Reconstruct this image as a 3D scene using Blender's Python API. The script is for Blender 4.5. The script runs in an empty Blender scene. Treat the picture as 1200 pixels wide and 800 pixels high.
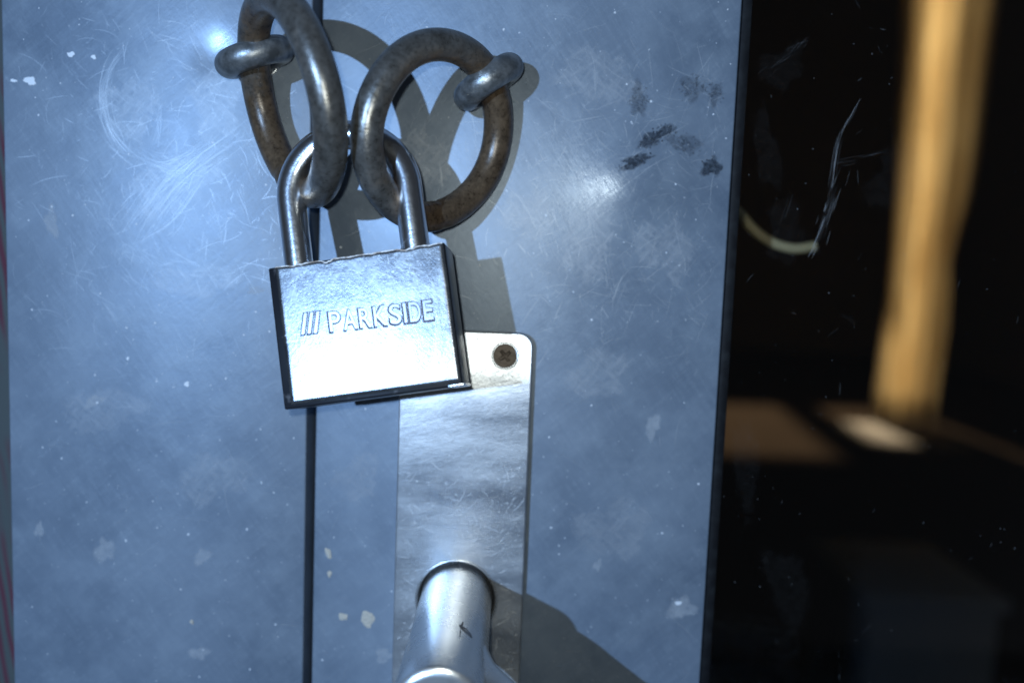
import bpy, bmesh, math, random
from mathutils import Vector, Matrix

MM = 0.001
R = math.radians
scene = bpy.context.scene
col = scene.collection

# ------------------------------------------------------------------ camera
cam_data = bpy.data.cameras.new('camera')
cam = bpy.data.objects.new('camera', cam_data)
col.objects.link(cam)
scene.camera = cam
PITCH, ROLL, DIST = R(5.8), R(2.2), 225 * MM
fwd = Vector((0, math.cos(PITCH), -math.sin(PITCH)))
r0 = Vector((1, 0, 0)); u0 = r0.cross(fwd)
cup = u0 * math.cos(ROLL) - r0 * math.sin(ROLL)
crt = r0 * math.cos(ROLL) + u0 * math.sin(ROLL)
cloc = -DIST * fwd
cam.matrix_world = Matrix(((crt.x, cup.x, -fwd.x, cloc.x), (crt.y, cup.y, -fwd.y, cloc.y),
                           (crt.z, cup.z, -fwd.z, cloc.z), (0, 0, 0, 1)))
cam_data.sensor_width = 36
cam_data.lens = 36 * 1040 / 1200
cam_data.clip_start = 0.005
cam_data.clip_end = 60
cam_data.dof.use_dof = True
cam_data.dof.focus_distance = 0.203
cam_data.dof.aperture_fstop = 6.5

# ------------------------------------------------------------------ light
world = bpy.data.worlds.new('World'); scene.world = world
world.use_nodes = True
bg = world.node_tree.nodes['Background']
bg.inputs['Color'].default_value = (0.75, 0.85, 1.0, 1)
bg.inputs['Strength'].default_value = 0.035

def look(o, d):
    o.rotation_euler = Vector(d).to_track_quat('-Z', 'Y').to_euler()

# cool lamp standing about a metre away to the left: the sharp shadows that fall to the right
sd = bpy.data.lights.new('cool_lamp', 'POINT')
sd.energy = 28; sd.shadow_soft_size = 5 * MM; sd.color = (0.36, 0.60, 1.0)
sun = bpy.data.objects.new('cool_lamp', sd); col.objects.link(sun)
sun.location = (-0.311, -0.842, 0.094)

# the phone's small white light beside the lens: the thin black shadow edges
fd = bpy.data.lights.new('phone_light', 'POINT')
fd.energy = 0.60; fd.shadow_soft_size = 2.2 * MM; fd.color = (0.92, 1.0, 0.97)
fl = bpy.data.objects.new('phone_light', fd); col.objects.link(fl)
fl.location = (cloc.x - 7 * MM, cloc.y + 1 * MM, cloc.z + 9 * MM)

# daylight that falls through the high windows of the dark hall behind the glass
hd = bpy.data.lights.new('hall_daylight', 'SPOT')
hd.energy = 56000; hd.spot_size = R(30); hd.spot_blend = 0.1; hd.shadow_soft_size = 0.08
hd.color = (1.0, 0.82, 0.56)
hl = bpy.data.objects.new('hall_daylight', hd); col.objects.link(hl)
hl.location = (2.75, 14.75, 7.9)
look(hl, (-0.09, -1, -0.78))

vs = scene.view_settings
vs.view_transform = 'Standard'; vs.look = 'None'; vs.exposure = 0.0; vs.gamma = 1.0
vs.use_curve_mapping = False
scene.cycles.transparent_max_bounces = 48

# ------------------------------------------------------------------ helpers
def link(o, parent=None, **props):
    col.objects.link(o)
    if parent is not None:
        o.parent = parent
    for k, v in props.items():
        o[k] = v
    return o

def empty(name, loc, **props):
    o = bpy.data.objects.new(name, None)
    o.empty_display_size = 0.01
    o.location = loc
    return link(o, None, **props)

def finish(name, bm, mat, parent=None, smooth=None, origin=None, **props):
    """bmesh in metres -> one linked object; smooth = auto-smooth angle"""
    me = bpy.data.meshes.new(name)
    if origin is not None:
        bmesh.ops.translate(bm, verts=bm.verts, vec=-Vector(origin))
    bm.normal_update()
    if smooth is not None:
        for f in bm.faces: f.smooth = True
        for e in bm.edges:
            if len(e.link_faces) == 2 and e.calc_face_angle(0) > R(smooth): e.smooth = False
    bm.to_mesh(me); bm.free()
    me.materials.append(mat)
    o = bpy.data.objects.new(name, me)
    if origin is not None: o.location = origin
    return link(o, parent, **props)

def box_bm(x0, x1, y0, y1, z0, z1, bevel=0, seg=2, bm=None):
    bm2 = bmesh.new()
    bmesh.ops.create_cube(bm2, size=1)
    for v in bm2.verts:
        v.co = Vector((x0 + (v.co.x + .5) * (x1 - x0), y0 + (v.co.y + .5) * (y1 - y0), z0 + (v.co.z + .5) * (z1 - z0)))
    if bevel:
        bmesh.ops.bevel(bm2, geom=list(bm2.edges), offset=bevel, segments=seg, affect='EDGES', profile=.5)
    if bm is None: return bm2
    me = bpy.data.meshes.new('tmp'); bm2.to_mesh(me); bm2.free(); bm.from_mesh(me); bpy.data.meshes.remove(me)
    return bm

def sweep(bm, path, radius, n=28, closed=False, cap=True, squash=None):
    """tube along path; radius a number or list"""
    P = [Vector(p) for p in path]; m = len(P)
    T = []
    for i in range(m):
        a = P[(i - 1) % m] if (closed or i > 0) else P[i]
        b = P[(i + 1) % m] if (closed or i < m - 1) else P[i]
        T.append((b - a).normalized())
    nrm = T[0].orthogonal().normalized()
    rings = []
    for i in range(m):
        if i:
            nrm = (T[i - 1].rotation_difference(T[i])) @ nrm
            nrm = (nrm - T[i] * nrm.dot(T[i])).normalized()
        bi = T[i].cross(nrm)
        r = radius[i] if isinstance(radius, (list, tuple)) else radius
        rings.append([bm.verts.new(P[i] + (nrm * math.cos(t) + bi * math.sin(t)) * r)
                      for t in [2 * math.pi * k / n for k in range(n)]])
    for i in range(m if closed else m - 1):
        A, B = rings[i], rings[(i + 1) % m]
        off = 0
        if closed and i == m - 1:
            off = min(range(n), key=lambda k: (A[0].co - B[k].co).length)
        for k in range(n):
            bm.faces.new((A[k], A[(k + 1) % n], B[(k + 1 + off) % n], B[(k + off) % n]))
    if cap and not closed:
        bm.faces.new(list(reversed(rings[0]))); bm.faces.new(rings[-1])
    bmesh.ops.recalc_face_normals(bm, faces=bm.faces)
    return rings

def curve_mesh(name, splines, extrude, bevel, mat, parent=None, matrix=None, bres=2, **props):
    """flat outline(s) in the x-z plane of the thing -> solid with bevelled rim. splines: lists of (x, z)"""
    cu = bpy.data.curves.new('tmp', 'CURVE'); cu.dimensions = '2D'; cu.fill_mode = 'BOTH'
    cu.extrude = extrude; cu.bevel_depth = bevel; cu.bevel_resolution = bres
    for pts in splines:
        sp = cu.splines.new('POLY'); sp.points.add(len(pts) - 1); sp.use_cyclic_u = True
        for p, q in zip(sp.points, pts): p.co = (q[0], q[1], 0, 1)
    return from_curve(name, cu, mat, parent, matrix, **props)

def from_curve(name, cu, mat, parent=None, matrix=None, **props):
    ob = bpy.data.objects.new('tmp', cu); col.objects.link(ob)
    dg = bpy.context.evaluated_depsgraph_get()
    me = bpy.data.meshes.new_from_object(ob.evaluated_get(dg))
    bpy.data.objects.remove(ob); bpy.data.curves.remove(cu)
    me.name = name
    # curve plane x-y with +z towards viewer -> thing's x-z plane with -y towards viewer
    me.transform(Matrix.Rotation(R(90), 4, 'X'))
    if matrix is not None: me.transform(matrix)
    me.materials.clear(); me.materials.append(mat)
    o = bpy.data.objects.new(name, me)
    return link(o, parent, **props)

# ------------------------------------------------------------------ materials
class NT:
    def __init__(self, name):
        self.m = bpy.data.materials.new(name); self.m.use_nodes = True
        self.t = self.m.node_tree; self.p = self.t.nodes['Principled BSDF']; self.out = self.t.nodes['Material Output']
        self.tc = self.t.nodes.new('ShaderNodeTexCoord')
    def n(self, typ, ins=None, **attr):
        nd = self.t.nodes.new(typ)
        for k, v in attr.items(): setattr(nd, k, v)
        for k, v in (ins or {}).items(): self.s(nd.inputs[k], v)
        return nd
    def s(self, sock, v):
        if isinstance(v, bpy.types.NodeSocket): self.t.links.new(v, sock)
        else: sock.default_value = v
    def coord(self, scale=(1, 1, 1), rot=(0, 0, 0), loc=(0, 0, 0)):
        v = self.tc.outputs['Object']
        if any(rot): v = self.n('ShaderNodeMapping', {'Vector': v, 'Rotation': rot}).outputs[0]     # turn first, then stretch
        return self.n('ShaderNodeMapping', {'Vector': v, 'Scale': scale, 'Location': loc}).outputs[0]
    def noise(self, scale, detail=4, rough=.55, vec=None, dist=0):
        return self.n('ShaderNodeTexNoise', {'Vector': vec or self.tc.outputs['Object'], 'Scale': scale, 'Detail': detail, 'Roughness': rough, 'Distortion': dist}).outputs['Fac']
    def ramp(self, fac, stops, interp='LINEAR'):
        r = self.n('ShaderNodeValToRGB', {'Fac': fac}); cr = r.color_ramp; cr.interpolation = interp
        while len(cr.elements) < len(stops): cr.elements.new(.5)
        for e, (p, c) in zip(cr.elements, stops):
            e.position = p; e.color = (c, c, c, 1) if isinstance(c, (int, float)) else (*c, 1)
        return r.outputs[0]
    def math(self, op, a, b=0, clamp=False):
        nd = self.n('ShaderNodeMath', operation=op, use_clamp=clamp); self.s(nd.inputs[0], a); self.s(nd.inputs[1], b); return nd.outputs[0]
    def mix(self, fac, a, b, mode='MIX'):
        nd = self.n('ShaderNodeMix', data_type='RGBA', blend_type=mode)
        self.s(nd.inputs['Factor'], fac)
        self.s(nd.inputs['A'], (*a, 1) if isinstance(a, tuple) else a); self.s(nd.inputs['B'], (*b, 1) if isinstance(b, tuple) else b)
        return nd.outputs['Result']
    def bump(self, h, dist, strength=1, normal=None):
        i = {'Height': h, 'Distance': dist, 'Strength': strength}
        if normal is not None: i['Normal'] = normal
        return self.n('ShaderNodeBump', i).outputs[0]
    def set(self, **kw):
        for k, v in kw.items():
            key = k.replace('_', ' ').title().replace('Ior', 'IOR')
            if isinstance(v, tuple) and len(v) == 3: v = (*v, 1)
            self.s(self.p.inputs[key], v)
        return self.m

def gauss_dent(t, cx, cz, rx, rz):
    """rounded dimple height around a point of the panel (metres)"""
    sep = t.n('ShaderNodeSeparateXYZ', {'Vector': t.tc.outputs['Object']})
    dx = t.math('DIVIDE', t.math('SUBTRACT', sep.outputs[0], cx), rx)
    dz = t.math('DIVIDE', t.math('SUBTRACT', sep.outputs[2], cz), rz)
    q = t.math('ADD', t.math('MULTIPLY', dx, dx), t.math('MULTIPLY', dz, dz))
    return t.math('EXPONENT', t.math('MULTIPLY', q, -1))

def ridge(t, xc, w, zc, rz):
    """soft step in the sheet at xc, fading out above and below zc (metres)"""
    sep = t.n('ShaderNodeSeparateXYZ', {'Vector': t.tc.outputs['Object']})
    th = t.math('TANH', t.math('DIVIDE', t.math('SUBTRACT', sep.outputs[0], xc), w))
    dz = t.math('DIVIDE', t.math('SUBTRACT', sep.outputs[2], zc), rz)
    return t.math('MULTIPLY', th, t.math('EXPONENT', t.math('MULTIPLY', t.math('MULTIPLY', dz, dz), -1)))

def panel_mat(name, dents, ridges=(), polish=()):
    t = NT(name)
    cloud = t.noise(22, 5, .6)
    cloud2 = t.noise(75, 5, .65, vec=t.coord(loc=(.3, .1, .7)))
    grain = t.noise(900, 3, .7)
    hair = t.noise(60, 6, .8, vec=t.coord((14, 1, 1), (0, R(35), 0)))
    hair2 = t.noise(60, 6, .8, vec=t.coord((12, 1, 1), (0, R(-50), 0), (.2, .3, .1)))
    dirt = t.noise(9, 7, .68, dist=.6)
    base = t.mix(t.ramp(t.math('ADD', t.math('MULTIPLY', cloud, .55), t.math('MULTIPLY', dirt, .45)), [(.38, 0), (.62, 1)]), (.125, .160, .208), (.222, .264, .322))
    base = t.mix(t.ramp(cloud2, [(.45, 0), (.75, .5)]), base, (.30, .345, .395))
    base = t.mix(t.ramp(t.math('MULTIPLY', hair, hair2), [(.26, 0), (.42, .25)]), base, (.40, .45, .50))
    rough = t.math('ADD', t.math('MULTIPLY', cloud2, .14), t.math('ADD', t.math('MULTIPLY', t.math('MULTIPLY', hair, hair2), .18), .30))
    for (cx, cz, r_, amt) in polish:              # spots rubbed shiny
        rough = t.math('SUBTRACT', rough, t.math('MULTIPLY', gauss_dent(t, cx * MM, cz * MM, r_ * MM, r_ * MM), amt))
    h = t.math('MULTIPLY', grain, .00001)
    h = t.math('ADD', h, t.math('MULTIPLY', cloud2, .00010))
    h = t.math('ADD', h, t.math('MULTIPLY', t.math('ADD', hair, hair2), .00003))
    for (cx, cz, rx, rz, amp) in dents:
        h = t.math('ADD', h, t.math('MULTIPLY', gauss_dent(t, cx * MM, cz * MM, rx * MM, rz * MM), amp * MM))
    for (xc, w, zc, rz, amp) in ridges:
        h = t.math('ADD', h, t.math('MULTIPLY', ridge(t, xc * MM, w * MM, zc * MM, rz * MM), amp * MM))
    t.set(base_color=base, metallic=.20, roughness=rough, normal=t.bump(h, 1.0))
    return t.m

M = {}
M['panel_a'] = panel_mat('left_panel_metal', [(-76.5, 68, 4.5, 5, -.45)], (), [(-73.6, 70.9, 4, .2)])
M['panel_b'] = panel_mat('right_panel_metal', [(-24, 36, 6, 9, -.2), (31.5, 42.5, 12.5, 12, 1.75)], (), [(22.9, 40.5, 14, .22), (-25, 35, 10, .1)])

def simple(name, c, rough=.5, metal=0, spec=.5):
    t = NT(name); t.set(base_color=c, roughness=rough, metallic=metal)
    t.p.inputs['Specular IOR Level'].default_value = spec
    return t.m
M['gap'] = simple('dark_edge_metal', (.05, .055, .06), .5)
t = NT('black_rubber')
t.set(base_color=t.mix(t.ramp(t.noise(300), [(.45, 0), (.7, 1)]), (.006, .006, .007), (.014, .015, .016)), roughness=.6,
      normal=t.bump(t.noise(700), .00005))
t.p.inputs['Specular IOR Level'].default_value = .15
M['rubber'] = t.m

def steel_ring(name, phase):
    t = NT(name)
    big = t.noise(70, 5, .6, vec=t.coord(loc=(phase, phase * .3, 0)))
    fine = t.noise(900, 5, .7)
    mid = t.noise(260, 4, .6)
    sep = t.n('ShaderNodeSeparateXYZ', {'Vector': t.tc.outputs['Object']})
    g = t.math('ADD', t.math('MULTIPLY', sep.outputs[0], 13 if phase > 1 else -9), t.math('MULTIPLY', sep.outputs[2], -6))
    rl = t.n('ShaderNodeVectorMath', {0: t.tc.outputs['Object']}, operation='LENGTH').outputs['Value']
    inner = t.math('MULTIPLY', t.math('SUBTRACT', .0196, rl), 45)      # rust gathers on the inside of the ring
    g = t.math('ADD', g, inner)
    rust = t.ramp(t.math('ADD', t.math('ADD', big, t.math('MULTIPLY', fine, .18)), g), [(.38, 0), (.64, 1)])
    steel = t.mix(t.ramp(t.math('ADD', t.math('MULTIPLY', mid, .5), t.math('MULTIPLY', fine, .5)), [(.38, 0), (.62, 1)]), (.12, .112, .10), (.26, .25, .235))
    rcol = t.mix(t.ramp(t.math('ADD', t.math('MULTIPLY', mid, .45), t.math('MULTIPLY', fine, .55)), [(.38, 0), (.62, 1)]), (.050, .032, .019), (.150, .098, .058))
    t.set(base_color=t.mix(rust, steel, rcol), metallic=t.math('SUBTRACT', .70, t.math('MULTIPLY', rust, .55)),
          roughness=t.math('ADD', t.math('MULTIPLY', fine, .26), .17),
          normal=t.bump(t.math('ADD', t.math('MULTIPLY', fine, .00005), t.math('MULTIPLY', mid, .00008)), 1.0))
    return t.m
M['ring_a'] = steel_ring('worn_steel_with_rust', .7)
M['ring_b'] = steel_ring('rusty_steel', 1.9)
t = NT('grey_zinc_steel')
mid = t.noise(300, 4, .6); fine = t.noise(1200, 4, .7)
t.set(base_color=t.mix(t.ramp(mid, [(.38, 0), (.62, 1)]), (.15, .155, .155), (.33, .335, .335)), metallic=.7,
      roughness=t.math('ADD', .28, t.math('MULTIPLY', fine, .2)),
      normal=t.bump(t.math('ADD', t.math('MULTIPLY', fine, .00004), t.math('MULTIPLY', mid, .0001)), 1.0))
M['eye'] = t.m

t = NT('scuffed_chrome_face')
cl = t.noise(120, 6, .7); spk = t.noise(1500, 3, .7); hr = t.noise(180, 5, .8, vec=t.coord((9, 1, 1), (0, R(40), 0)))
pit = t.ramp(t.noise(620, 4, .65), [(.36, 1), (.44, 0)])
base = t.mix(t.ramp(cl, [(.35, 0), (.68, 1)]), (.125, .132, .145), (.255, .255, .255))
base = t.mix(t.math('MULTIPLY', pit, .45), base, (.08, .09, .12))
t.set(base_color=base, metallic=.82, roughness=t.math('ADD', .19, t.math('MULTIPLY', cl, .16)),
      normal=t.bump(t.math('ADD', t.math('ADD', t.math('MULTIPLY', spk, .000022), t.math('MULTIPLY', hr, .000016)), t.math('MULTIPLY', cl, .00006)), 1.0))
M['face'] = t.m
t = NT('chrome_letters')
t.set(base_color=(.24, .24, .25), metallic=.8, roughness=t.math('ADD', .2, t.math('MULTIPLY', t.noise(500), .15)))
M['letter'] = t.m
t = NT('dark_reflection_sides')
t.set(base_color=t.mix(t.ramp(t.noise(400), [(.62, 0), (.75, 1)]), (.012, .013, .017), (.10, .10, .11)), metallic=.0, roughness=.3)  # dark reflections of the plated sides put into the base colour
t.p.inputs['Specular IOR Level'].default_value = .2
M['side'] = t.m
t = NT('chromed_steel')
fine = t.noise(900, 4, .7)
t.set(base_color=(.80, .82, .86), metallic=1.0, roughness=t.math('ADD', .17, t.math('MULTIPLY', fine, .12)),
      normal=t.bump(fine, .00004))
M['shackle'] = t.m

t = NT('brushed_aluminium_plate')
sm = t.noise(28, 5, .65, vec=t.coord((.6, 1, 2.2))); spk = t.noise(900, 4, .75); md = t.noise(200, 5, .7)
hr = t.noise(120, 6, .8, vec=t.coord((2, 1, 12), (0, R(12), 0)))
base = t.mix(t.ramp(sm, [(.36, 0), (.62, 1)]), (.34, .36, .39), (.72, .72, .72))
t.set(base_color=base, metallic=.75, roughness=t.math('ADD', .17, t.math('ADD', t.math('MULTIPLY', sm, .20), t.math('MULTIPLY', spk, .10))),
      normal=t.bump(t.math('ADD', t.math('MULTIPLY', t.math('TANH', t.math('DIVIDE', t.math('ADD', t.n('ShaderNodeSeparateXYZ', {'Vector': t.tc.outputs['Object']}).outputs[2], .004), .009)), -.00075),
              t.math('ADD', t.math('ADD', t.math('MULTIPLY', spk, .00003), t.math('MULTIPLY', hr, .00003)), t.math('MULTIPLY', md, .00002))), 1.0))
M['plate'] = t.m
t = NT('satin_aluminium_handle')
md = t.noise(160, 5, .65); spk = t.noise(1000, 3, .7)
t.set(base_color=t.mix(md, (.58, .58, .58), (.74, .74, .73)), metallic=.85, roughness=t.math('ADD', .20, t.math('MULTIPLY', md, .16)),
      normal=t.bump(spk, .00003))
M['handle'] = t.m
t = NT('browned_screw')
md = t.noise(700, 4, .6)
t.set(base_color=t.mix(md, (.07, .05, .038), (.21, .165, .13)), metallic=.5, roughness=.5, normal=t.bump(md, .0001))
M['screw'] = t.m
M['glint_rim'] = simple('bright_hole_rim', (.7, .7, .7), .35, .8)
M['black'] = simple('gap_shade_black', (.01, .01, .011), .5)

def decal(name, c, alpha, rough=.5, metal=0.0, cut=None, attr=False, bumpd=0, fade=True):
    t = NT(name)
    a = alpha
    if cut is not None:
        a = t.noise(cut[0], 6, .7)
        if fade:
            at = t.n('ShaderNodeAttribute', attribute_name='wear').outputs['Fac']
            a = t.math('ADD', a, t.math('MULTIPLY', t.math('SUBTRACT', at, .75), .55))
        a = t.math('MULTIPLY', t.ramp(a, [(cut[1], 0), (cut[2], 1)]), alpha)
    if attr:
        at = t.n('ShaderNodeAttribute', attribute_name='wear').outputs['Fac']
        a = t.math('MULTIPLY', at, a)
    t.set(base_color=c, roughness=rough, metallic=metal, alpha=a)
    if bumpd: t.s(t.p.inputs['Normal'], t.bump(t.noise(1500, 4, .7), bumpd))
    return t.m
M['scratch'] = decal('bright_scratch', (.62, .65, .68), 1.0, .38, .3, attr=True)
M['glint_face'] = decal('plated_scuff', (.72, .72, .72), .55, .42, .75, attr=True)
t = NT('whitish_scuff')
sa = t.noise(150, 6, .75, vec=t.coord((1, 1, 5), (0, R(-38), 0))); sb = t.noise(150, 6, .75, vec=t.coord((1, 1, 5), (0, R(50), 0)))
at = t.n('ShaderNodeAttribute', attribute_name='wear').outputs['Fac']
fa = t.ramp(t.math('ADD', t.math('MAXIMUM', sa, sb), t.math('MULTIPLY', t.math('SUBTRACT', at, 1), .35)), [(.42, 0), (.75, 1)])
t.set(base_color=(.55, .58, .62), roughness=.4, metallic=.2, alpha=t.math('MULTIPLY', fa, .50)); M['scuff'] = t.m
M['glint'] = decal('raw_metal_scratch', (.92, .92, .92), 1.0, .45, .1, attr=True)
M['smear'] = decal('pale_dried_smear', (.62, .64, .66), .34, .6, cut=(380, .30, .72))
M['chip'] = decal('cream_plaster', (.62, .56, .47), 1.0, .9, bumpd=.0006)
M['bright'] = decal('bare_bright_metal', (.8, .82, .85), .9, .35, cut=(900, .30, .5))
M['stain'] = decal('dark_sticky_residue', (.07, .085, .11), .68, .12, cut=(900, .30, .70), bumpd=.001)
M['stain_faint'] = decal('thin_grey_residue', (.11, .13, .16), .40, .2, cut=(750, .38, .82), bumpd=.001)
M['speck'] = decal('pale_speck', (.75, .77, .80), .85, .5)
M['dust'] = decal('dust_on_glass', (.5, .5, .5), .55, .8, attr=True)
M['haze_smear'] = decal('finger_smear_on_glass', (.5, .5, .5), .015, .9, cut=(500, .40, 1.0))

# dark tinted glass
t = NT('dark_tinted_glass')
t.t.nodes.remove(t.p)
fr = t.n('ShaderNodeFresnel', {'IOR': 1.5}).outputs[0]
tr = t.n('ShaderNodeBsdfTransparent', {'Color': (.80, .80, .80, 1)}).outputs[0]
gl = t.n('ShaderNodeBsdfGlossy', {'Color': (1, 1, 1, 1), 'Roughness': .015}).outputs[0]
mx = t.n('ShaderNodeMixShader', {0: fr, 1: tr, 2: gl}).outputs[0]
t.s(t.out.inputs[0], mx)
M['glass'] = t.m

# ------------------------------------------------------------------ the dark hall behind the glass
def room_mat(name, a, b, sc, rough=.7):
    t = NT(name); t.set(base_color=t.mix(t.noise(sc, 4, .6), a, b), roughness=rough); return t.m
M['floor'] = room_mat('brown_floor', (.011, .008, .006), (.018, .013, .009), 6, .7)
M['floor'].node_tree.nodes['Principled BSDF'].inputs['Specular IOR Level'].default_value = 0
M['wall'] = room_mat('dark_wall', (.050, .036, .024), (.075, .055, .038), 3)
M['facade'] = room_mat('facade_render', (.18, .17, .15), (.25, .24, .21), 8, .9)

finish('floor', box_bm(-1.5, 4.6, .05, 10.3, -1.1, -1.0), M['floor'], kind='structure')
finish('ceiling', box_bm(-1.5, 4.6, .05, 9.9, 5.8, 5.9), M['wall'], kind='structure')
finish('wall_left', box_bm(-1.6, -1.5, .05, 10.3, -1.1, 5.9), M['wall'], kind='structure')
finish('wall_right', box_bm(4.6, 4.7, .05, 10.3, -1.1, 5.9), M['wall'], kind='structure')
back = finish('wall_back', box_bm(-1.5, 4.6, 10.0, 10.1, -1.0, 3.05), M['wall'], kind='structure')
for (x0, x1, z0, z1) in [(-1.5, 1.25, 3.05, 5.8), (1.77, 1.87, 3.05, 5.8), (2.30, 2.45, 3.05, 5.8), (2.80, 4.6, 3.05, 5.8),
                         (1.25, 1.77, 3.9, 5.8), (1.87, 2.30, 3.9, 5.8), (2.45, 2.61, 3.75, 5.8)]:
    finish('wall_panel', box_bm(x0, x1, 10.0, 10.1, z0, z1), M['wall'], back)
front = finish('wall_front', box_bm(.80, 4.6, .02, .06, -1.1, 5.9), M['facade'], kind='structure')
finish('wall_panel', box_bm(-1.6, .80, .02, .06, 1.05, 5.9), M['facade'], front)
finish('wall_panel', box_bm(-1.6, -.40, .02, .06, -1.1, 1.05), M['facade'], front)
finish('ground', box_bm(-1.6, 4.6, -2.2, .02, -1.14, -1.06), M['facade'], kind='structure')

M['mat'] = room_mat('painted_light_patch', (.040, .031, .021), (.055, .044, .030), 30, .9)  # pale sheet added as a patch of light on the hall floor
finish('floor_light_patch', box_bm(1.98, 2.66, 4.72, 5.42, -1.0, -.985, .004, 2), M['mat'], smooth=40, origin=(2.32, 5.07, -1.0), label='pale sheet painted as a light patch in front of the glowing ochre curtain', category='mat')
# translucent ochre curtain caught by the light in the hall
t = NT('ochre_curtain_cloth')
wv = t.noise(4, 4, .5, vec=t.coord((2.2, 1, .35)))
df = t.n('ShaderNodeBsdfDiffuse', {'Color': (.62, .50, .32, 1)}).outputs[0]
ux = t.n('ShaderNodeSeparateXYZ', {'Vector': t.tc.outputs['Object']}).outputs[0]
lit_band = t.ramp(t.math('ADD', ux, .5), [(.26, .30), (.36, 1), (.50, .85), (.62, .38)])     # bright lit core and dim sides put into the cloth colour
tl = t.n('ShaderNodeBsdfTranslucent', {'Color': t.mix(1.0, t.mix(t.ramp(wv, [(.35, 0), (.65, 1)]), (.68, .58, .40), (.90, .82, .62)), lit_band, 'MULTIPLY')}).outputs[0]
t.s(t.out.inputs[0], t.n('ShaderNodeMixShader', {0: .6, 1: df, 2: tl}).outputs[0])
M['curtain'] = t.m
bm = bmesh.new()
NX, NZ = 60, 14
rows = []
for j in range(NZ + 1):
    z = -.98 + j * (2.9 / NZ)
    rows.append([])
    for i in range(NX + 1):
        u = i / NX
        x = 2.38 + .03 * math.sin(z * 2.1 + 1) + u * (.42 + .10 * max(0, z - .1) - .05 * math.exp(-((z - .1) / .25) ** 2))
        y = 5.45 + .045 * math.sin(u * 21 + .4 * math.sin(z * 2)) + .02 * math.sin(u * 47 + z)
        rows[-1].append(bm.verts.new((x, y, z)))
for j in range(NZ):
    for i in range(NX):
        bm.faces.new((rows[j][i], rows[j][i + 1], rows[j + 1][i + 1], rows[j + 1][i]))
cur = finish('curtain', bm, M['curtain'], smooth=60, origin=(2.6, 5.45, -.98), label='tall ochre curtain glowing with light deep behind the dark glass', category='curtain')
sm_ = cur.modifiers.new('thickness', 'SOLIDIFY'); sm_.thickness = .004

t = NT('grey_blue_cloth'); t.set(base_color=t.mix(t.noise(5), (.08, .10, .12), (.12, .14, .16)), roughness=.8); M['boxm'] = t.m
bx = empty('storage_box', (.77, 1.34, -1.0), label='dim grey storage box with a flat lid low behind the dark glass', category='box')
finish('box_body', box_bm(-.10, .14, 0, .30, 0, .40, .008, 2), M['boxm'], bx, 40)
finish('lid', box_bm(-.115, .155, -.012, .315, .4005, .43, .008, 2), M['boxm'], bx, 40)

# pale curved cable hanging just behind the glass
pts = [(66, 66, 43), (71, 63, 37.6), (75.7, 61, 32.4), (81.4, 60, 28.6), (88.3, 60, 27.0), (95.2, 61, 28.0)]
def catmull(pts, per=8):
    P = [Vector(p) for p in pts]; P = [2 * P[0] - P[1]] + P + [2 * P[-1] - P[-2]]; out = []
    for i in range(1, len(P) - 2):
        for k in range(per):
            s = k / per
            a, b, c, d = P[i - 1], P[i], P[i + 1], P[i + 2]
            out.append(.5 * ((2 * b) + (c - a) * s + (2 * a - 5 * b + 4 * c - d) * s * s + (3 * b - a - 3 * c + d) * s ** 3))
    out.append(P[-2]); return out
M['cable'] = simple('pale_yellow_cable', (.75, .60, .30), .5)
bm = bmesh.new()
sweep(bm, [p * MM for p in catmull(pts)], 1.6 * MM, 14)
finish('cable', bm, M['cable'], smooth=50, label='short pale yellow curved cable end close behind the dark glass', category='cable')

# ------------------------------------------------------------------ door leaves
ZB, ZT = -1.0, 1.04
leafA = empty('door_leaf', (-.090, 0, ZB), label='scratched blue-grey metal door leaf left of the narrow gap', category='door')
leafB = empty('door_leaf', (0.0, 0, ZB), label='blue-grey metal door leaf carrying the handle and dark glass', category='door')
def local(bm, e):
    bmesh.ops.translate(bm, verts=bm.verts, vec=-e.location); return bm
def panel(bm, x0, x1):
    return box_bm(x0 * MM, x1 * MM, 0, .038, ZB, ZT, .00045, 3, bm)
def leafpart(name, bm, mat, leaf, smooth=40, **p):
    o = finish(name, bm, mat, leaf, smooth, **p)
    o.matrix_parent_inverse = Matrix.Translation(-leaf.location)   # vertices stay in door coordinates
    return o
bm = bmesh.new(); panel(bm, -128.1, -51.75); leafpart('stile', bm, M['panel_a'], leafA)
bm = bmesh.new(); panel(bm, -49.45, 52.9); leafpart('stile', bm, M['panel_b'], leafB)
# rebate strip that closes the gap at the back
leafpart('rebate', box_bm(-53 * MM, -48.5 * MM, .0382, .046, ZB, ZT), M['gap'], leafA)
leafpart('gasket', box_bm(53.0 * MM, 55.4 * MM, -.0004, .006, ZB, ZT, .0004, 2), M['rubber'], leafB)
leafpart('glass_pane', box_bm(55.0 * MM, .78, .0022, .0062, ZB, ZT), M['glass'], leafB)
leafpart('stile', box_bm(.7805, .86, .0, .019, ZB, ZT, .0005, 2), M['panel_b'], leafB)

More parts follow.
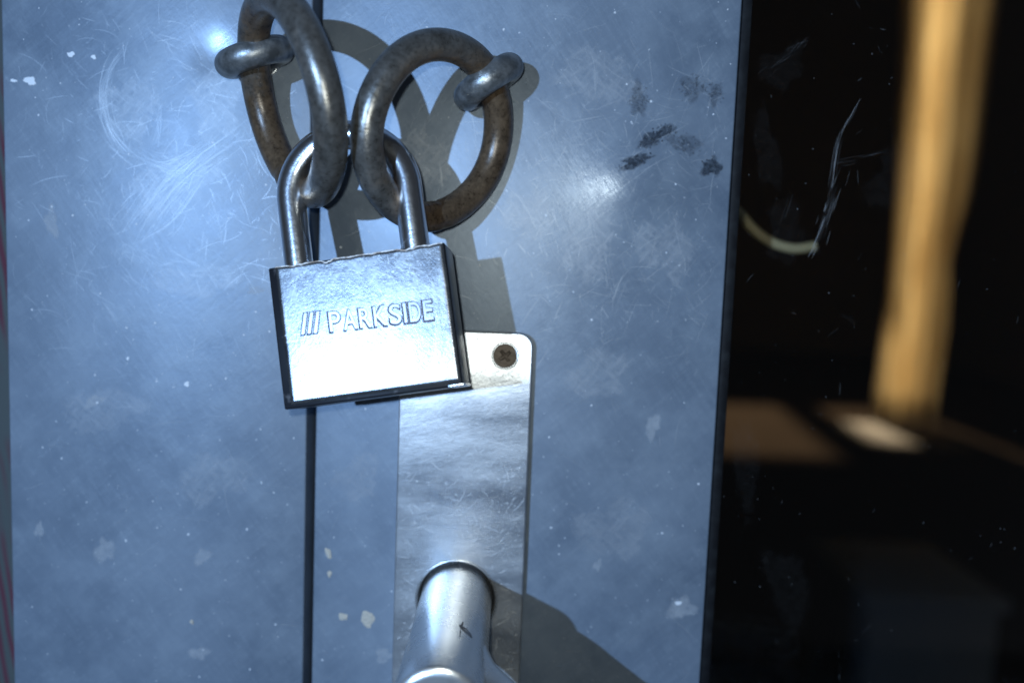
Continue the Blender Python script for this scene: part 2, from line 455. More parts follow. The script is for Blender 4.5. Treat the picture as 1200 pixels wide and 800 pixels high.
# patterned cloth seen past the left edge of the door
t = NT('dark_floral_cloth')
wv = t.n('ShaderNodeTexWave', {'Vector': t.coord((30, 30, 9), (0, R(15), 0)), 'Scale': 2.2, 'Distortion': 6.0, 'Detail': 2.0}).outputs['Fac']
lo = t.ramp(t.noise(14), [(.45, 0), (.6, 1)])
t.set(base_color=t.mix(t.math('MULTIPLY', t.ramp(wv, [(.5, 0), (.62, 1)]), lo), (.085, .095, .09), (.12, .030, .045)), roughness=.9)
M['cloth'] = t.m
bm = bmesh.new(); rows = []
for j in range(2):
    rows.append([bm.verts.new((-.42 + i * .0060, .030 + .004 * math.sin(i * .9), (-1.0, 1.0)[j])) for i in range(49)])
for i in range(48): bm.faces.new((rows[0][i], rows[0][i + 1], rows[1][i + 1], rows[1][i]))
cl = finish('cloth_hanging', bm, M['cloth'], smooth=80, origin=(-.27, .03, -1.0), label='dark green cloth with maroon strokes beside the door edge', category='cloth')
cl.modifiers.new('thickness', 'SOLIDIFY').thickness = .0015

# ------------------------------------------------------------------ wear on the door: scratches, smears, chips
BUNDLES=[
  ([(-97.0, 70.0), (-101.7, 63.7), (-103.4, 56.5), (-102.4, 50.3), (-99.3, 45.2), (-95.1, 42.2)],60,1.3,0.55,0.5),
  ([(-99.3, 45.2), (-92.9, 41.3), (-86.6, 39.8), (-80.2, 42.8), (-72.8, 47.7)],70,3,0.4,0.4),
  ([(-68.6, 50.5), (-83.4, 39.5), (-90.9, 30.8), (-97.3, 20.4)],90,3.6,0.6,0.45),
  ([(-77.0, 40.8), (-85.5, 27.9), (-93.0, 22.3), (-97.7, 19.9)],14,0.7,0.7,0.5),
  ([(-91.2, 61.0), (-90.4, 55.9), (-90.8, 49.7), (-91.9, 44.4)],40,2.6,0.4,0.4),
  ([(-97.3, 21.0), (-88.7, 16.0), (-80.1, 14.2), (-69.8, 15.0)],70,2.5,0.16,0.5),
  ([(-77.0, 34.5), (-74.8, 27.2), (-72.6, 19.8)],14,0.8,0.5,0.35),
  ([(15.9, 53.7), (17.7, 37.1), (20.5, 24.5), (22.0, 14.9)],40,4,0.35,0.45),
  ([(6.8, 45.0), (9.4, 32.5), (16.4, 20.0)],60,7,0.35,0.35),
  ([(11.5, -14.9), (20.1, -14.1), (29.9, -12.4)],5,0.5,0.7,0.5),
  ([(20.5, -21.2), (37.4, -10.6), (46.8, -4.3)],4,0.8,0.8,0.4),
  ([(32.9, -28.0), (41.6, -26.8)],4,0.3,0.8,0.5),
  ([(-18.1, 61.7), (-24.1, 50.1), (-26.9, 34.3)],40,4,0.3,0.4),
  ([(-103.9, 5.8), (-99.6, -0.6), (-95.3, -5.9)],14,1.2,0.6,0.45),
  ([(-79.1, 18.5), (-74.8, 12.3)],8,1.5,0.5,0.4),
  ([(37.2, 32.5), (34.3, 26.1), (35.8, 18.6)],20,3,0.3,0.4),
  ([(12.2, 41.1), (7.1, 37.7), (3.0, 32.3)],20,3,0.4,0.35),
  ([(42.2, 18.9), (45.9, 10.4), (49.4, 6.2)],12,2,0.5,0.4),
  ([(-75.7, -22.7), (-69.0, -38.1), (-64.5, -44.7)],6,1,0.7,0.4),
  ([(-59.8, -76.6), (-52.6, -76.8)],6,0.4,0.9,0.5),
  ([(9.8, -26.0), (18.8, -31.3), (23.4, -35.8)],4,0.5,0.8,0.45),
]
SMEARS=[(-78.4,-59.3,2.61,2.17,20),(-103.8,-58.7,2.83,3.91,10),(-79.2,-85.5,2.83,2.17,0),(46.6,-68.2,3.7,3.91,0),(-120.8,-53.7,1.09,2.61,0),(-30.5,-84.3,2.61,1.96,10),(36.8,-20.5,2.17,3.48,0),(-65.0,10.5,2.17,1.3,0),(-106.3,-19.5,2.61,1.74,30),(-47.9,13.3,1.96,1.3,0),(24.4,-57.5,1.3,1.74,0),(-116.5,25.6,2.17,3.48,0),]
CHIPS=[(-35.0,-74.4,1.63,2.07,20),(-41.5,-74.0,1.3,0.98,0),(-45.6,-57.1,0.76,1.52,15),(-45.2,-62.6,0.54,0.87,0),(-81.1,-77.0,0.48,0.61,30),]
BRIGHT=[(-111.1,66.6,0.87,0.87,0),(-105.5,66.2,0.65,0.65,0),(-125.3,59.8,0.87,0.43,0),(-121.3,59.9,1.52,1.3,0),(-82.5,-14.1,0.87,0.65,0),(-97.5,-8.1,0.43,0.43,0),(46.0,-66.8,0.87,0.65,0),]
STAINS=[(28.8,61.0,2.83,4.35,0),(29.0,46.1,5.22,1.52,20),(33.5,52.3,4.78,1.96,35),(40.4,50.9,5.22,3.04,-25),(47.9,45.3,2.83,2.61,-30),(42.1,64.2,3.91,3.26,40),(47.7,63.2,2.17,3.04,0),]
GLASSDUST=[(67.2,75.1,4.35,2.17,40),(76.0,26.6,1.3,2.61,20),(68.7,-55.3,1.74,1.3,0),(85.9,8.7,3.04,0.87,-30),]
SCUFFS=[(-85.5,36.3,16.3,10.87,25),(-75.0,56.5,10.87,13.04,0),(-97.1,53.6,9.78,13.04,0),(18.2,27.6,10.87,15.22,0),(3.0,32.3,8.7,10.87,0),(-22.9,43.9,7.61,13.04,15),(37.6,25.1,9.78,11.96,0),(18.5,66.2,15.22,9.78,0),(-80.1,12.1,15.22,6.52,0),(22.0,-7.9,13.04,8.7,0),(-104.1,-21.6,15.22,8.7,0),(-75.6,-38.3,13.04,10.87,20),(-38.2,-36.9,7.61,10.87,0),(28.4,-47.8,13.04,13.04,0),]

random.seed(11)
def ribbon(bm, lay, pts, w, a, y):
    prev = None; y -= random.uniform(0, .00005)
    n = len(pts)
    for i, p in enumerate(pts):
        q0 = pts[max(0, i - 1)]; q1 = pts[min(n - 1, i + 1)]
        dx, dz = q1[0] - q0[0], q1[1] - q0[1]; L = math.hypot(dx, dz) or 1
        ww = w * (.25 + .75 * math.sin(math.pi * (i + .3) / (n - .4)))
        nx, nz = -dz / L * ww / 2, dx / L * ww / 2
        cur = (bm.verts.new(((p[0] - nx) * MM, y, (p[1] - nz) * MM)), bm.verts.new(((p[0] + nx) * MM, y, (p[1] + nz) * MM)))
        if prev:
            f = bm.faces.new((prev[0], cur[0], cur[1], prev[1]))
            for v in f.verts: v[lay] = a
        prev = cur

def sample(ctrl, u):
    P = [Vector((c[0], c[1], 0)) for c in ctrl]
    P = [2 * P[0] - P[1]] + P + [2 * P[-1] - P[-2]]
    m = len(P) - 3; s = min(max(u, 0), .9999) * m; i = int(s) + 1; s -= int(s)
    a, b, c, d = P[i - 1], P[i], P[i + 1], P[i + 2]
    v = .5 * ((2 * b) + (c - a) * s + (2 * a - 5 * b + 4 * c - d) * s * s + (3 * b - a - 3 * c + d) * s ** 3)
    return v.x, v.y

def bundle(bm, lay, ctrl, n, spread, frac, alpha, y, wmin=.05, wmax=.15):
    for _ in range(n):
        L = frac * random.uniform(.3, 1.2); u0 = random.uniform(0, max(.02, 1 - L)); u1 = min(1, u0 + L)
        ox, oz = random.gauss(0, spread * .7), random.gauss(0, spread * .7)
        ddx, ddz = random.gauss(0, spread * .2), random.gauss(0, spread * .2)
        k = 9; pts = []
        for i in range(k):
            s = i / (k - 1); x, z = sample(ctrl, u0 + (u1 - u0) * s)
            pts.append((x + ox + ddx * s + random.gauss(0, .03), z + oz + ddz * s + random.gauss(0, .03)))
        ribbon(bm, lay, pts, random.uniform(wmin, wmax), alpha * (.10 + .62 * random.random() ** 2), y)

def strays(bm, lay, n, x0, x1, z0, z1, l0, l1, alpha, y, ang=None):
    for _ in range(n):
        x, z = random.uniform(x0, x1), random.uniform(z0, z1); L = l0 + (l1 - l0) * random.random() ** 2.5
        a = random.uniform(0, math.pi) if ang is None else random.gauss(ang, .45)
        cv = random.gauss(0, .5); k = 6; pts = []
        for i in range(k):
            pts.append((x, z)); x += math.cos(a) * L / k; z += math.sin(a) * L / k; a += cv / k
        if max(p[0] for p in pts) > x1 + .5 or min(p[0] for p in pts) < x0 - .5: continue
        ribbon(bm, lay, pts, random.uniform(.05, .15), alpha * random.uniform(.25, 1.2), y)

def blob_bm(bm, cx, cz, rx, rz, rot, y, n=22, jag=.28, lay=None, a=1):
    ph = [random.uniform(0, 6.28) for _ in range(4)]
    c, s = math.cos(R(rot)), math.sin(R(rot)); vs = []
    for k in range(n):
        th = 2 * math.pi * k / n
        f = 1 + jag * (.5 * math.sin(2 * th + ph[0]) + .4 * math.sin(3 * th + ph[1]) + .35 * math.sin(5 * th + ph[2])) + random.uniform(-.5, .5) * jag * .5
        px, pz = rx * f * math.cos(th), rz * f * math.sin(th)
        vs.append(bm.verts.new(((cx + px * c - pz * s) * MM, y, (cz + px * s + pz * c) * MM)))
    if lay is None or a >= 0:
        bm.faces.new(vs)
        if lay:
            for v in vs: v[lay] = a
        return
    inner = []                                   # soft-edged: wear falls from 1 inside to 0 at the rim
    for v in vs:
        w = bm.verts.new((cx * MM + (v.co.x - cx * MM) * .55, y, cz * MM + (v.co.z - cz * MM) * .55)); w[lay] = 1; v[lay] = 0; inner.append(w)
    bm.faces.new(inner)
    for k in range(n): bm.faces.new((vs[k], vs[(k + 1) % n], inner[(k + 1) % n], inner[k]))

def stain_cluster(bm, lay, cx, cz, rx, rz, rot, y):
    """broken film: one thin soft patch under many small ragged drops"""
    blob_bm(bm, cx, cz, rx * 1.15, rz * 1.15, rot, y, 30, .45, lay, -1)
    c, s = math.cos(R(rot)), math.sin(R(rot))
    for k in range(int(16 + 5 * rx * rz)):
        th, q = random.uniform(0, 6.28), random.random() ** .6
        px, pz_ = rx * q * math.cos(th), rz * q * math.sin(th)
        r_ = random.uniform(.12, .42) * (1.1 - .5 * q)
        blob_bm(bm, cx + px * c - pz_ * s, cz + px * s + pz_ * c, r_ * random.uniform(.8, 1.8), r_, rot + random.uniform(-40, 40), y - .000004 - k * .0000006, 12, .4, lay, random.uniform(.6, 1.0))

for leaf, lo, hi in ((leafA, -128, -52), (leafB, -49, 52.5)):
    bm = bmesh.new(); lay = bm.verts.layers.float.new('wear')
    for b in BUNDLES:
        if lo < b[0][0][0] < hi: bundle(bm, lay, *b, y=-.00003)
    strays(bm, lay, 420, lo + 2, hi - 1, -10, 84, 1, 14, 0.35, -.00004)
    strays(bm, lay, 200, lo + 2, hi - 1, -92, -10, 1, 14, 0.3, -.00004)
    if leaf is leafB: strays(bm, lay, 560, 3, 50, 0, 70, 1.5, 12, 0.35, -.00004)
    else: strays(bm, lay, 420, -110, -56, 8, 75, 1, 9, 0.35, -.00004)
    leafpart('scratches', bm, M['scratch'], leaf, None, kind='stuff')
    bm = bmesh.new(); bm.verts.layers.float.new('wear')
    for _ in range(330):
        s = .10 + .22 * random.random() ** 4
        blob_bm(bm, random.uniform(lo + 2, hi - 1), random.uniform(-94, 86), s, s * random.uniform(.5, 1.2), random.uniform(0, 180), -.00006, 7)
    leafpart('specks', bm, M['speck'], leaf, None, kind='stuff')
    for (cx, cz, rx, rz, rot) in SCUFFS:
        if lo < cx < hi:
            bm = bmesh.new(); lay = bm.verts.layers.float.new('wear'); blob_bm(bm, cx, cz, rx, rz, rot, -.000015, 40, .35, lay, -1); leafpart('scuffed_patch', bm, M['scuff'], leaf, None)
    for lst, nm, mt, y, n in ((SMEARS, 'dried_smear', 'smear', -.00002, 26), (STAINS, 'residue_stain', 'stain', -.00007, 34), (BRIGHT, 'bare_spot', 'bright', -.00008, 14)):
        for (cx, cz, rx, rz, rot) in lst:
            if lo < cx < hi:
                bm = bmesh.new(); lay = bm.verts.layers.float.new('wear'); (stain_cluster(bm, lay, cx, cz, rx, rz, rot, y) if mt == 'stain' else blob_bm(bm, cx, cz, rx * 1.2, rz * 1.2, rot, y, n, .38, lay, -1)); leafpart(nm, bm, M['stain_faint' if mt == 'stain' and rz > 2.7 else mt], leaf, None)
    for (cx, cz, rx, rz, rot) in CHIPS:
        if not (lo - .6 < cx < hi + .6): continue
        bm = bmesh.new()
        bmesh.ops.create_icosphere(bm, subdivisions=3, radius=1)
        ph = random.uniform(0, 6)
        for v in bm.verts:
            k = 1 + .22 * math.sin(3 * v.co.x + ph) * math.cos(2.5 * v.co.z + ph) + random.uniform(-.13, .13)
            c_, s_ = math.cos(R(rot)), math.sin(R(rot)); X, Z = v.co.x * rx * k, v.co.z * rz * k
            v.co = Vector(((cx + X * c_ - Z * s_) * MM, v.co.y * .28 * MM * k, (cz + X * s_ + Z * c_) * MM))
        leafpart('plaster_fleck', bm, M['chip'], leaf, 15)

# marks on the glass
bm = bmesh.new(); lay = bm.verts.layers.float.new('wear'); GY = .0022 - .00004
bundle(bm, lay, [(84.5, 64.5), (80, 54.3), (78.7, 42.7), (77.8, 35.2), (75.5, 27.6), (73.7, 23.3)], 40, .5, .19, 1.8, GY, .03, .09)
bundle(bm, lay, [(81, 47), (79.7, 42), (78.5, 36), (76.3, 27)], 20, 1.2, .28, 1.3, GY, .03, .09)
bundle(bm, lay, [(78, 47.5), (84, 49), (92, 51)], 14, .8, 0.28, .35, GY, .03, .09)
bundle(bm, lay, [(60, 68), (66, 74), (71, 79)], 24, 1.6, 0.22, .35, GY, .03, .09)
bundle(bm, lay, [(70, 45), (67, 33), (65, 28)], 8, .6, 0.33, .3, GY, .03, .09)
strays(bm, lay, 60, 57, 130, -92, 86, .6, 5, .30, GY)
for _ in range(420):
    s = .03 + .13 * random.random() ** 5
    blob_bm(bm, random.uniform(56, 145), random.uniform(-96, 90), s, s * random.uniform(.6, 1.3), 0, GY - .00002, 7, .2, lay, random.uniform(.2, 1))
leafpart('dust_and_scratches', bm, M['dust'], leafB, None, kind='stuff')
for (cx, cz, rx, rz, rot) in GLASSDUST + [(62, 50, 5, 14, 10), (68, 30, 8, 10, 0), (64, 70, 7, 8, 30), (95, 45, 10, 12, 0), (62, -30, 5, 18, 0), (75, -62, 9, 14, 20)]:
    bm = bmesh.new(); lay = bm.verts.layers.float.new('wear'); blob_bm(bm, cx, cz, rx, rz, rot, GY + .00001, 26, .35, lay, -1); leafpart('finger_smear', bm, M['haze_smear'], leafB, None)

# ------------------------------------------------------------------ handle set
hset = empty('lever_handle_set', (-.0115, 0, -.067), label='silver lever handle on a worn rectangular metal plate', category='door handle')
def hs(o):
    o.matrix_parent_inverse = Matrix.Translation(-hset.location); return o
NXc, NZc = -11.8, -67.0     # neck axis
def rrect(x0, x1, z0, z1, r, n=10):
    out = []
    for cx, cz, a0 in ((x1 - r, z1 - r, 0), (x0 + r, z1 - r, 90), (x0 + r, z0 + r, 180), (x1 - r, z0 + r, 270)):
        for k in range(n + 1):
            a = R(a0 + 90 * k / n); out.append(((cx + r * math.cos(a)) * MM, (cz + r * math.sin(a)) * MM))
    return out
def circ(cx, cz, r, n=64): return [((cx + r * math.cos(2 * math.pi * k / n)) * MM, (cz + r * math.sin(2 * math.pi * k / n)) * MM) for k in range(n)]
# solid from y=-3 mm to y=0
pl = curve_mesh('backplate', [rrect(-27.5, 4.9, -190, 2.1, 3.3), circ(NXc, NZc, 10.3), circ(-1.6, -3.4, 3.1, 32)], 1.1 * MM, .4 * MM, M['plate'], hset, Matrix.Translation((0, -1.5 * MM, 0)))
hs(pl)
bm = bmesh.new()
sweep(bm, [Vector((NXc + 10.35 * math.cos(a), -2.75, NZc + 10.35 * math.sin(a))) * MM for a in [2 * math.pi * k / 72 for k in range(72)]], .42 * MM, 10, closed=True)
hs(finish('collar', bm, M['handle'], hset, 60))
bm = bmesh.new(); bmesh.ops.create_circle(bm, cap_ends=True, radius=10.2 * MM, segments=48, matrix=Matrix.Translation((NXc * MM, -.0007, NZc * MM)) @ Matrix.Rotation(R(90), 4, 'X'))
hs(finish('gap_shade', bm, M['black'], hset))  # black disc standing for the shade in the gap round the neck
# lever: neck with flat bevelled end + arm bending off to the right
bm = bmesh.new()
prof = [(-.5, 9.1), (10, 9.1), (30, 9.15), (45, 9.3), (58.4, 9.4), (59.3, 9.2), (59.8, 8.6), (59.95, 7.5), (60.0, 4)]
rings = []
for d, r in prof:
    rings.append([bm.verts.new(Vector((NXc + r * math.cos(a), -d, NZc + r * math.sin(a))) * MM) for a in [2 * math.pi * k / 56 for k in range(56)]])
for A, B in zip(rings, rings[1:]):
    for k in range(56): bm.faces.new((A[k], A[(k + 1) % 56], B[(k + 1) % 56], B[k]))
bm.faces.new(rings[-1])
path = []; RB = 20.0; D0 = 49.0
def arm(s, d):                              # s along the arm, which runs off right and down and levels out
    ang = R(-43)
    return Vector((NXc + s * math.cos(ang) + .0016 * s * s, -d, NZc + s * math.sin(ang) + .0032 * s * s))
for k in range(17):
    a = R(90 * k / 16)
    path.append(arm(RB * (1 - math.cos(a)), D0 - RB + RB * math.sin(a)))
path = [Vector((NXc, -18, NZc))] + path + [arm(RB + 12 * k, D0 - .05 * k * k) for k in range(1, 9)]
sweep(bm, [p * MM for p in path], [8.6 * MM] + [(8.7 if k < 8 else 8.7 + 1.3 * math.sin(math.pi * (k - 8) / 12)) * MM for k in range(17)] + [9.0 * MM] * 7 + [8.2 * MM], 48)
bmesh.ops.recalc_face_normals(bm, faces=bm.faces)
lev = hs(finish('lever', bm, M['handle'], hset, 35))
# gouge on the neck
M['gouge'] = simple('dark_gouge', (.05, .045, .05), .5)
def on_neck(d, ang, lift=.03):
    return Vector((NXc + (9.2 + lift) * math.cos(ang), -d, NZc + (9.2 + lift) * math.sin(ang))) * MM
bm = bmesh.new()
def patch(bm, d0, a0, rd, ra, rot, n=16, lift=.08):
    vs = []
    for k in range(n):
        th = 2 * math.pi * k / n; f = 1 + random.uniform(-.25, .25)
        x, y = rd * f * math.cos(th), ra * f * math.sin(th)
        c_, s_ = math.cos(rot), math.sin(rot)
        vs.append(bm.verts.new(on_neck(d0 + x * c_ - y * s_, a0 + (x * s_ + y * c_) / 9.2, lift)))
    c0 = bm.verts.new(on_neck(d0, a0, lift + .03))
    for k in range(n): bm.faces.new((c0, vs[k], vs[(k + 1) % n]))
patch(bm, 40.0, R(62), 2.0, .95, R(-50)); patch(bm, 38.0, R(69), 2.0, .22, R(5)); patch(bm, 43.0, R(70), 2.6, .12, R(0))
hs(finish('gouge', bm, M['gouge'], hset))
bm = bmesh.new(); patch(bm, 40.4, R(60), 1.4, .50, R(-50), lift=.14)
hs(finish('gouge', bm, M['letter'], hset))
bm = bmesh.new()
sweep(bm, [Vector((-1.6 + 3.35 * math.cos(a), -2.93, -3.4 + 3.35 * math.sin(a))) * MM for a in [2 * math.pi * k / 48 for k in range(48)]], .16 * MM, 8, closed=True)
hs(finish('countersink', bm, M['letter'], hset, 60))
# screw with cross recess
def cross(cx, cz, L, w, rot):
    pts = [(L, -w), (L, w), (w * 1.25, w * 1.25), (w, L), (-w, L), (-w * 1.25, w * 1.25), (-L, w), (-L, -w), (-w * 1.25, -w * 1.25), (-w, -L), (w, -L), (w * 1.25, -w * 1.25)]
    c_, s_ = math.cos(rot), math.sin(rot)
    return [((cx + x * c_ - y * s_) * MM, (cz + x * s_ + y * c_) * MM) for x, y in pts]
sc = hs(curve_mesh('screw', [circ(-1.6, -3.4, 2.85, 40), cross(-1.6, -3.4, 1.75, .42, R(38))], .45 * MM, .15 * MM, M['screw'], hset, Matrix.Translation((0, -2.35 * MM, 0))))
bm = bmesh.new()
cx, cz = -1.6, -3.4
c0 = bm.verts.new(Vector((cx, -1.75, cz)) * MM)
vs = [bm.verts.new(Vector((cx + 2.9 * math.cos(a), -2.2 if k % 2 else -2.05, cz + 2.9 * math.sin(a))) * MM) for k, a in enumerate([2 * math.pi * k / 24 for k in range(24)])]
for k in range(24): bm.faces.new((c0, vs[k], vs[(k + 1) % 24]))
bmesh.ops.recalc_face_normals(bm, faces=bm.faces)
rc = finish('recess', bm, M['screw'], sc); rc.matrix_parent_inverse = Matrix.Translation((0, 0, 0))

bm = bmesh.new(); lay = bm.verts.layers.float.new('wear')
strays(bm, lay, 800, -26.8, 4.2, -90, 1.2, .4, 7, .8, -.00302, 0.35)
strays(bm, lay, 900, -26.8, 4.2, -90, 1.2, .2, 2, .9, -.00302)
for _ in range(420):
    s = .05 + .16 * random.random() ** 3
    blob_bm(bm, random.uniform(-26.5, 4), random.uniform(-90, 1), s, s * random.uniform(.5, 1.2), 0, -.00302 - random.uniform(.00001, .00005), 6, .3, lay, random.uniform(.3, 1))
for f in [f for f in bm.faces if ((f.calc_center_median().x / MM - NXc) ** 2 + (f.calc_center_median().z / MM - NZc) ** 2) < 11.5 ** 2 or ((f.calc_center_median().x / MM + 1.6) ** 2 + (f.calc_center_median().z / MM + 3.4) ** 2) < 3.8 ** 2]:
    bm.faces.remove(f)
o = hs(finish('scratches', bm, M['glint'], hset, kind='stuff'))
# ------------------------------------------------------------------ eye bolts and rings
def ring_object(name, c, az, el, rad, wire, mat, weld, label, group=None):
    n = Vector((math.cos(el) * math.cos(az), math.cos(el) * math.sin(az), math.sin(el)))
    a = n.cross(Vector((0, 0, 1))).normalized(); b = n.cross(a)
    bm = bmesh.new(); pts = []; rr = []
    for k in range(120):
        th = 2 * math.pi * k / 120
        wob = 1 + .006 * math.sin(2 * th + 1) + .004 * math.sin(5 * th)
        pts.append((a * math.cos(th) + b * math.sin(th)) * rad * wob * MM)
        dth = (th - weld + math.pi) % (2 * math.pi) - math.pi
        rr.append((wire + .10 * math.exp(-(dth / .05) ** 2) - .16 * math.exp(-((dth - .10) / .035) ** 2)) * MM)
    sweep(bm, pts, rr, 32, closed=True)
    return finish(name, bm, mat, smooth=80, label=label, category='ring', **({'group': group} if group else {})), Vector(c) * MM
rA, locA = ring_object('iron_ring', (-51.04, -23.69, 54.31), .5639, .2678, 20.84, 3.62, M['ring_a'], 2.2,
                       'thick worn steel ring hanging through the eye bolt left of the gap')
rA.location = locA
rB, locB = ring_object('iron_ring', (-18.91, -18.41, 48.72), -.7554, -.2065, 19.3, 3.55, M['ring_b'], 1.72,
                       'thick rusty brown ring hanging through the eye bolt above the handle plate')
rB.location = locB

def eye_bolt(center, tilt, pitch, rad, wire, label):
    """loop whose plane stands off the door; tilt turns it in the door plane"""
    e = empty('eye_bolt', Vector((center[0], 0, center[2])) * MM, label=label, category='eye bolt')
    e.location.y = 0
    ax = Vector((math.cos(tilt), 0, math.sin(tilt)))         # loop's long direction along the door
    up = Vector((-math.sin(tilt), 0, math.cos(tilt)))
    out = (Vector((0, -1, 0)) * math.cos(pitch) + up * math.sin(pitch)).normalized()
    bm = bmesh.new()
    c = Vector((0, center[1], 0))
    pts = [(c + (ax * math.cos(t) * rad + out * math.sin(t) * rad * .98)) * MM for t in [2 * math.pi * k / 72 for k in range(72)]]
    sweep(bm, pts, wire * MM, 28, closed=True)
    finish('loop', bm, M['eye'], e, 80)
    bm = bmesh.new()
    s0 = c - out * rad
    sweep(bm, [Vector((s0.x, .03 / MM, s0.z)) * MM, Vector((s0.x, -.5, s0.z)) * MM, s0 * MM], wire * .9 * MM, 24)
    finish('shank', bm, M['eye'], e, 60)
    bm = bmesh.new()
    sweep(bm, [Vector((s0.x + (wire + .35) * math.cos(a), -.18, s0.z + (wire + .35) * math.sin(a))) * MM for a in [2 * math.pi * k / 40 for k in range(40)]], .35 * MM, 8, closed=True)
    finish('hole_rim', bm, M['glint_rim'], e, 60)
    return e
eye_bolt((-63.2, -9.0, 65.9), R(19), R(-8), 6.3, 3.2, 'grey steel eye bolt holding the worn ring left of the gap')
eye_bolt((-7.9, -8.6, 62.3), R(36), R(-3), 6.1, 3.25, 'grey steel eye bolt holding the rusty ring above the handle plate')

# ------------------------------------------------------------------ padlock
X = Vector((.9822, -.0498, .1812)).normalized(); Y = Vector((.079, .9844, -.1574)).normalized()
Z = X.cross(Y).normalized(); X = Y.cross(Z).normalized()
FC = Vector((-31.19, -35.0, 6.22)) * MM
pad = empty('padlock', FC - Z * .0162, label='silver padlock with dark reflections painted on its sides locked through both thick rings', category='padlock')
base = FC - Z * .0162
pad.matrix_world = Matrix(((X.x, Y.x, Z.x, base.x), (X.y, Y.y, Z.y, base.y), (X.z, Y.z, Z.z, base.z), (0, 0, 0, 1)))
OZ = 16.2   # face centre above the base
def pz(z): return (z + OZ) * MM
bm = box_bm(-20.2 * MM, 18.75 * MM, .75 * MM, 12.5 * MM, .35 * MM, pz(15.0), .35 * MM, 3)
finish('body', bm, M['side'], pad, 40)
# face block: scuffed front with a battered, burred upper edge
HW, HH = 18.45, 14.95
bm = bmesh.new(); NXF, NZF = 92, 76
random.seed(5)
def edge_dip(x):
    v = 0
    for (c, w, a) in ((-14.5, .9, .35), (-12.6, .6, .2), (-7.2, .7, .75), (-6.2, .35, .4), (-2, 1.2, .15), (3, .8, .18), (10.2, 1.1, .55), (12, .5, .35), (15.5, .8, .2)):
        v += a * math.exp(-((x - c) / w) ** 2)
    return v
grid = []
for j in range(NZF + 1):
    row = []
    for i in range(NXF + 1):
        x = -HW + 2 * HW * i / NXF; z = -HH + 2 * HH * j / NZF
        top = max(0, (z - (HH - 1.4)) / 1.4)
        zz = z - edge_dip(x) * top + (random.uniform(-.06, .06) if j == NZF else 0)
        xx = x + (random.uniform(-.05, .05) if i in (0, NXF) else 0)
        e = min(HW - abs(x), HH - abs(z))
        yy = .32 * max(0, 1 - e / .55) ** 2 - .10 * math.exp(-((HH - z) / .35) ** 2) * (1 + .8 * math.sin(x * 3.1) * math.sin(x * 1.7)) + .05 * ((x / HW) ** 2 + (z / HH) ** 2)
        row.append(bm.verts.new((xx * MM, yy * MM, pz(zz))))
    grid.append(row)
for j in range(NZF):
    for i in range(NXF):
        bm.faces.new((grid[j][i], grid[j][i + 1], grid[j + 1][i + 1], grid[j + 1][i]))
loop = grid[0][:] + [grid[j][NXF] for j in range(1, NZF + 1)] + grid[NZF][NXF - 1::-1] + [grid[j][0] for j in range(NZF - 1, 0, -1)]
backv = [bm.verts.new((v.co.x, 1.6 * MM, v.co.z)) for v in loop]
for k in range(len(loop)):
    k2 = (k + 1) % len(loop); bm.faces.new((loop[k2], loop[k], backv[k], backv[k2]))
bmesh.ops.recalc_face_normals(bm, faces=bm.faces)
face = finish('front_face', bm, M['face'], pad, 45, label='scuffed silver front of the padlock body')
# small lip at the lower right corner of the body
bm = box_bm(15.5 * MM, 18.95 * MM, .6 * MM, 12.6 * MM, .30 * MM, .95 * MM, .15 * MM, 2)
finish('bottom_lip', bm, M['shackle'], pad, 40)
# shackle
bm = bmesh.new(); CX, HWS, CZ = -1.9, 13.3, 30.3
pth = [Vector((CX - HWS, 7, 8 + OZ)), Vector((CX - HWS, 7, 15 + OZ)), Vector((CX - HWS, 7, 22 + OZ)), Vector((CX - HWS, 7, 27 + OZ))]
for k in range(33):
    a = math.pi - math.pi * k / 32; pth.append(Vector((CX + HWS * math.cos(a), 7, CZ + OZ + HWS * math.sin(a))))
pth += [Vector((CX + HWS, 7, 27 + OZ)), Vector((CX + HWS, 7, 22 + OZ)), Vector((CX + HWS, 7, 15 + OZ)), Vector((CX + HWS, 7, 8 + OZ))]
sweep(bm, [p * MM for p in pth], 3.2 * MM, 32)
finish('shackle', bm, M['shackle'], pad, 60, label='shiny chromed shackle')

# raised lettering: three slashes and the maker's word, each character its own piece
def glyph(ch, x0, w, z0, h, off=.05, y0=-.22, mat='letter', name='letter'):
    cu = bpy.data.curves.new('tmp', 'FONT'); cu.body = ch; cu.size = 10; cu.fill_mode = 'BOTH'
    cu.offset = off; cu.extrude = .10
    ob = bpy.data.objects.new('tmp', cu); col.objects.link(ob)
    dg = bpy.context.evaluated_depsgraph_get()
    me = bpy.data.meshes.new_from_object(ob.evaluated_get(dg)); bpy.data.objects.remove(ob); bpy.data.curves.remove(cu)
    xs = [v.co.x for v in me.vertices]; ys = [v.co.y for v in me.vertices]
    sx, sy = w / (max(xs) - min(xs)), h / (max(ys) - min(ys)); mx_, my_ = min(xs), min(ys)
    for v in me.vertices:
        x = x0 + (v.co.x - mx_) * sx; z = z0 + (v.co.y - my_) * sy
        z -= .022 * (x + 8)                                  # the line of text runs slightly downhill
        v.co = Vector((x * MM, (y0 if v.co.z > 0 else .3) * MM, pz(z)))
    me.materials.append(M[mat])
    return link(bpy.data.objects.new(name, me), face)
M['groove'] = simple('shaded_groove', (.05, .04, .06), .5, .3)  # grooves round the stamped letters, their shade put into a flat dark colour
WORD = 'PARKSIDE'; widths = [2.55, 2.95, 2.65, 2.85, 2.55, .7, 2.5, 2.1]
gapw = (22.6 - sum(widths)) / 7; x = -8.0
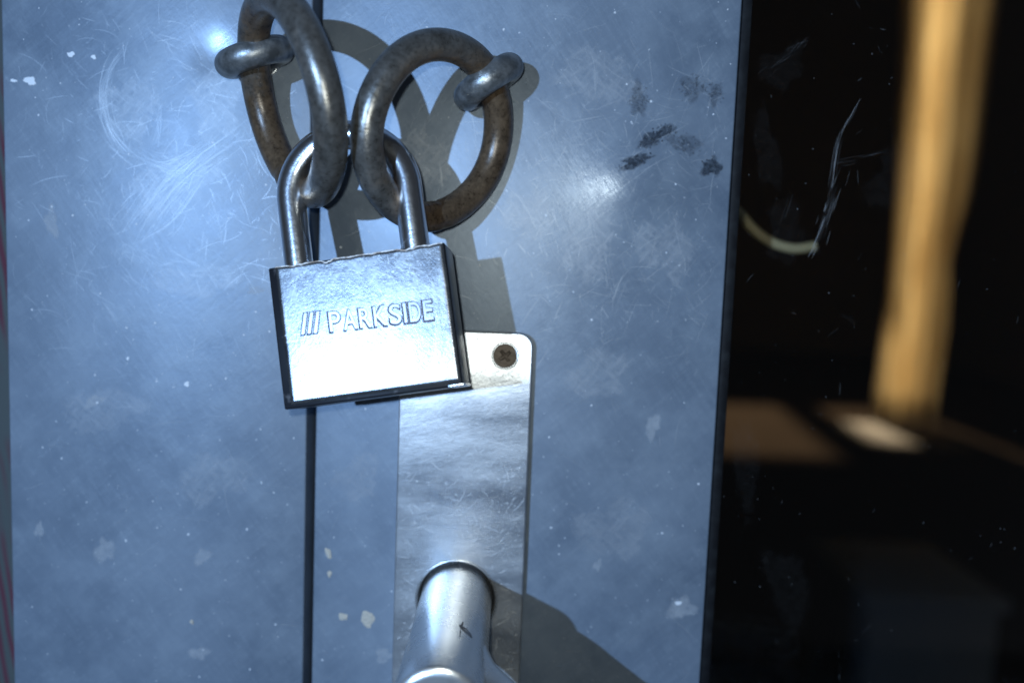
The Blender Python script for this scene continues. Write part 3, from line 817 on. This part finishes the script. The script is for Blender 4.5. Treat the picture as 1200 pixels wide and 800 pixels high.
for ch, w in zip(WORD, widths):
    g = glyph(ch, x + .06, w - .14, -.66, 4.2)
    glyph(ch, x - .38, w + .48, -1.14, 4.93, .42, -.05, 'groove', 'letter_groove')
    bv = g.modifiers.new('edge', 'BEVEL'); bv.width = .08 * MM; bv.segments = 2; bv.limit_method = 'ANGLE'
    x += w + gapw
for k in range(3):
    x0 = -14.35 + 1.38 * k; z0 = -.55; bm = bmesh.new(); vs = []
    for yy in (-.30, .3):
        for (px, q) in ((0, 0), (.72, 0), (1.85, 4.5), (1.13, 4.5)):
            vs.append(bm.verts.new(((x0 + px) * MM, yy * MM, pz(z0 + q - .02 * (x0 + 8)))))
    bm.faces.new(vs[:4]); bm.faces.new(vs[7:3:-1])
    for i in range(4): bm.faces.new((vs[i], vs[(i + 1) % 4], vs[4 + (i + 1) % 4], vs[4 + i]))
    bmesh.ops.recalc_face_normals(bm, faces=bm.faces)
    bmesh.ops.bevel(bm, geom=list(bm.edges), offset=.11 * MM, segments=2, affect='EDGES')
    finish('slash_mark', bm, M['letter'], face, 50)
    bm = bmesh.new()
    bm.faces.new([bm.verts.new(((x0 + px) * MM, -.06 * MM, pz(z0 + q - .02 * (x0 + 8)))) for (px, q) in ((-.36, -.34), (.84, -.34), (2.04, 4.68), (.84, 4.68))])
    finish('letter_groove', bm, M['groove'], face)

# scuffs on the face
random.seed(21)
bm = bmesh.new(); lay = bm.verts.layers.float.new('wear')
strays(bm, lay, 260, -HW + .6, HW - .6, -HH + .6, HH - 1.8, .3, 7, .7, 0)
strays(bm, lay, 90, -HW + .6, HW - .6, 2, HH - 1.8, .6, 12, .7, 0, -.5)
for _ in range(420):
    s = .05 + .18 * random.random() ** 3
    blob_bm(bm, random.uniform(-HW + .6, HW - .6), HH - 1.0 - 2 * HH * .93 * random.random() ** 1.4, s, s * random.uniform(.5, 1.3), 0, -random.uniform(0, .00005), 6, .3, lay, random.uniform(.3, 1))
for v in bm.verts:
    x_, z_ = v.co.x / MM, v.co.z / MM
    v.co.y += (.05 * ((x_ / HW) ** 2 + (z_ / HH) ** 2) - .02) * MM
    v.co.z = pz(z_)
finish('scuffs', bm, M['glint_face'], face, kind='stuff')
# raised, chipped burr along the upper edge, its lit white put into the colour
t = NT('lit_burr'); t.set(base_color=t.mix(t.ramp(t.noise(500), [(.40, 0), (.55, 1)]), (.45, .36, .30), (.95, .95, .95)), metallic=.0, roughness=.4, normal=t.bump(t.noise(900), .0004)); M['burr'] = t.m
bm = bmesh.new(); pts = []; rr = []
for k in range(150):
    x_ = -HW + .1 + (2 * HW - .2) * k / 149
    pts.append(Vector((x_, .10 + .05 * math.sin(x_ * 5), HH - .12 - edge_dip(x_) * .8 + OZ)) * MM)
    rr.append((.11 + .10 * abs(math.sin(x_ * 2.3) * math.sin(x_ * 1.1 + 1) * math.sin(x_ * .37)) + .10 * edge_dip(x_) + random.uniform(-.03, .03)) * MM)
sweep(bm, pts, rr, 10)
finish('burred_edge', bm, M['burr'], face, 60)
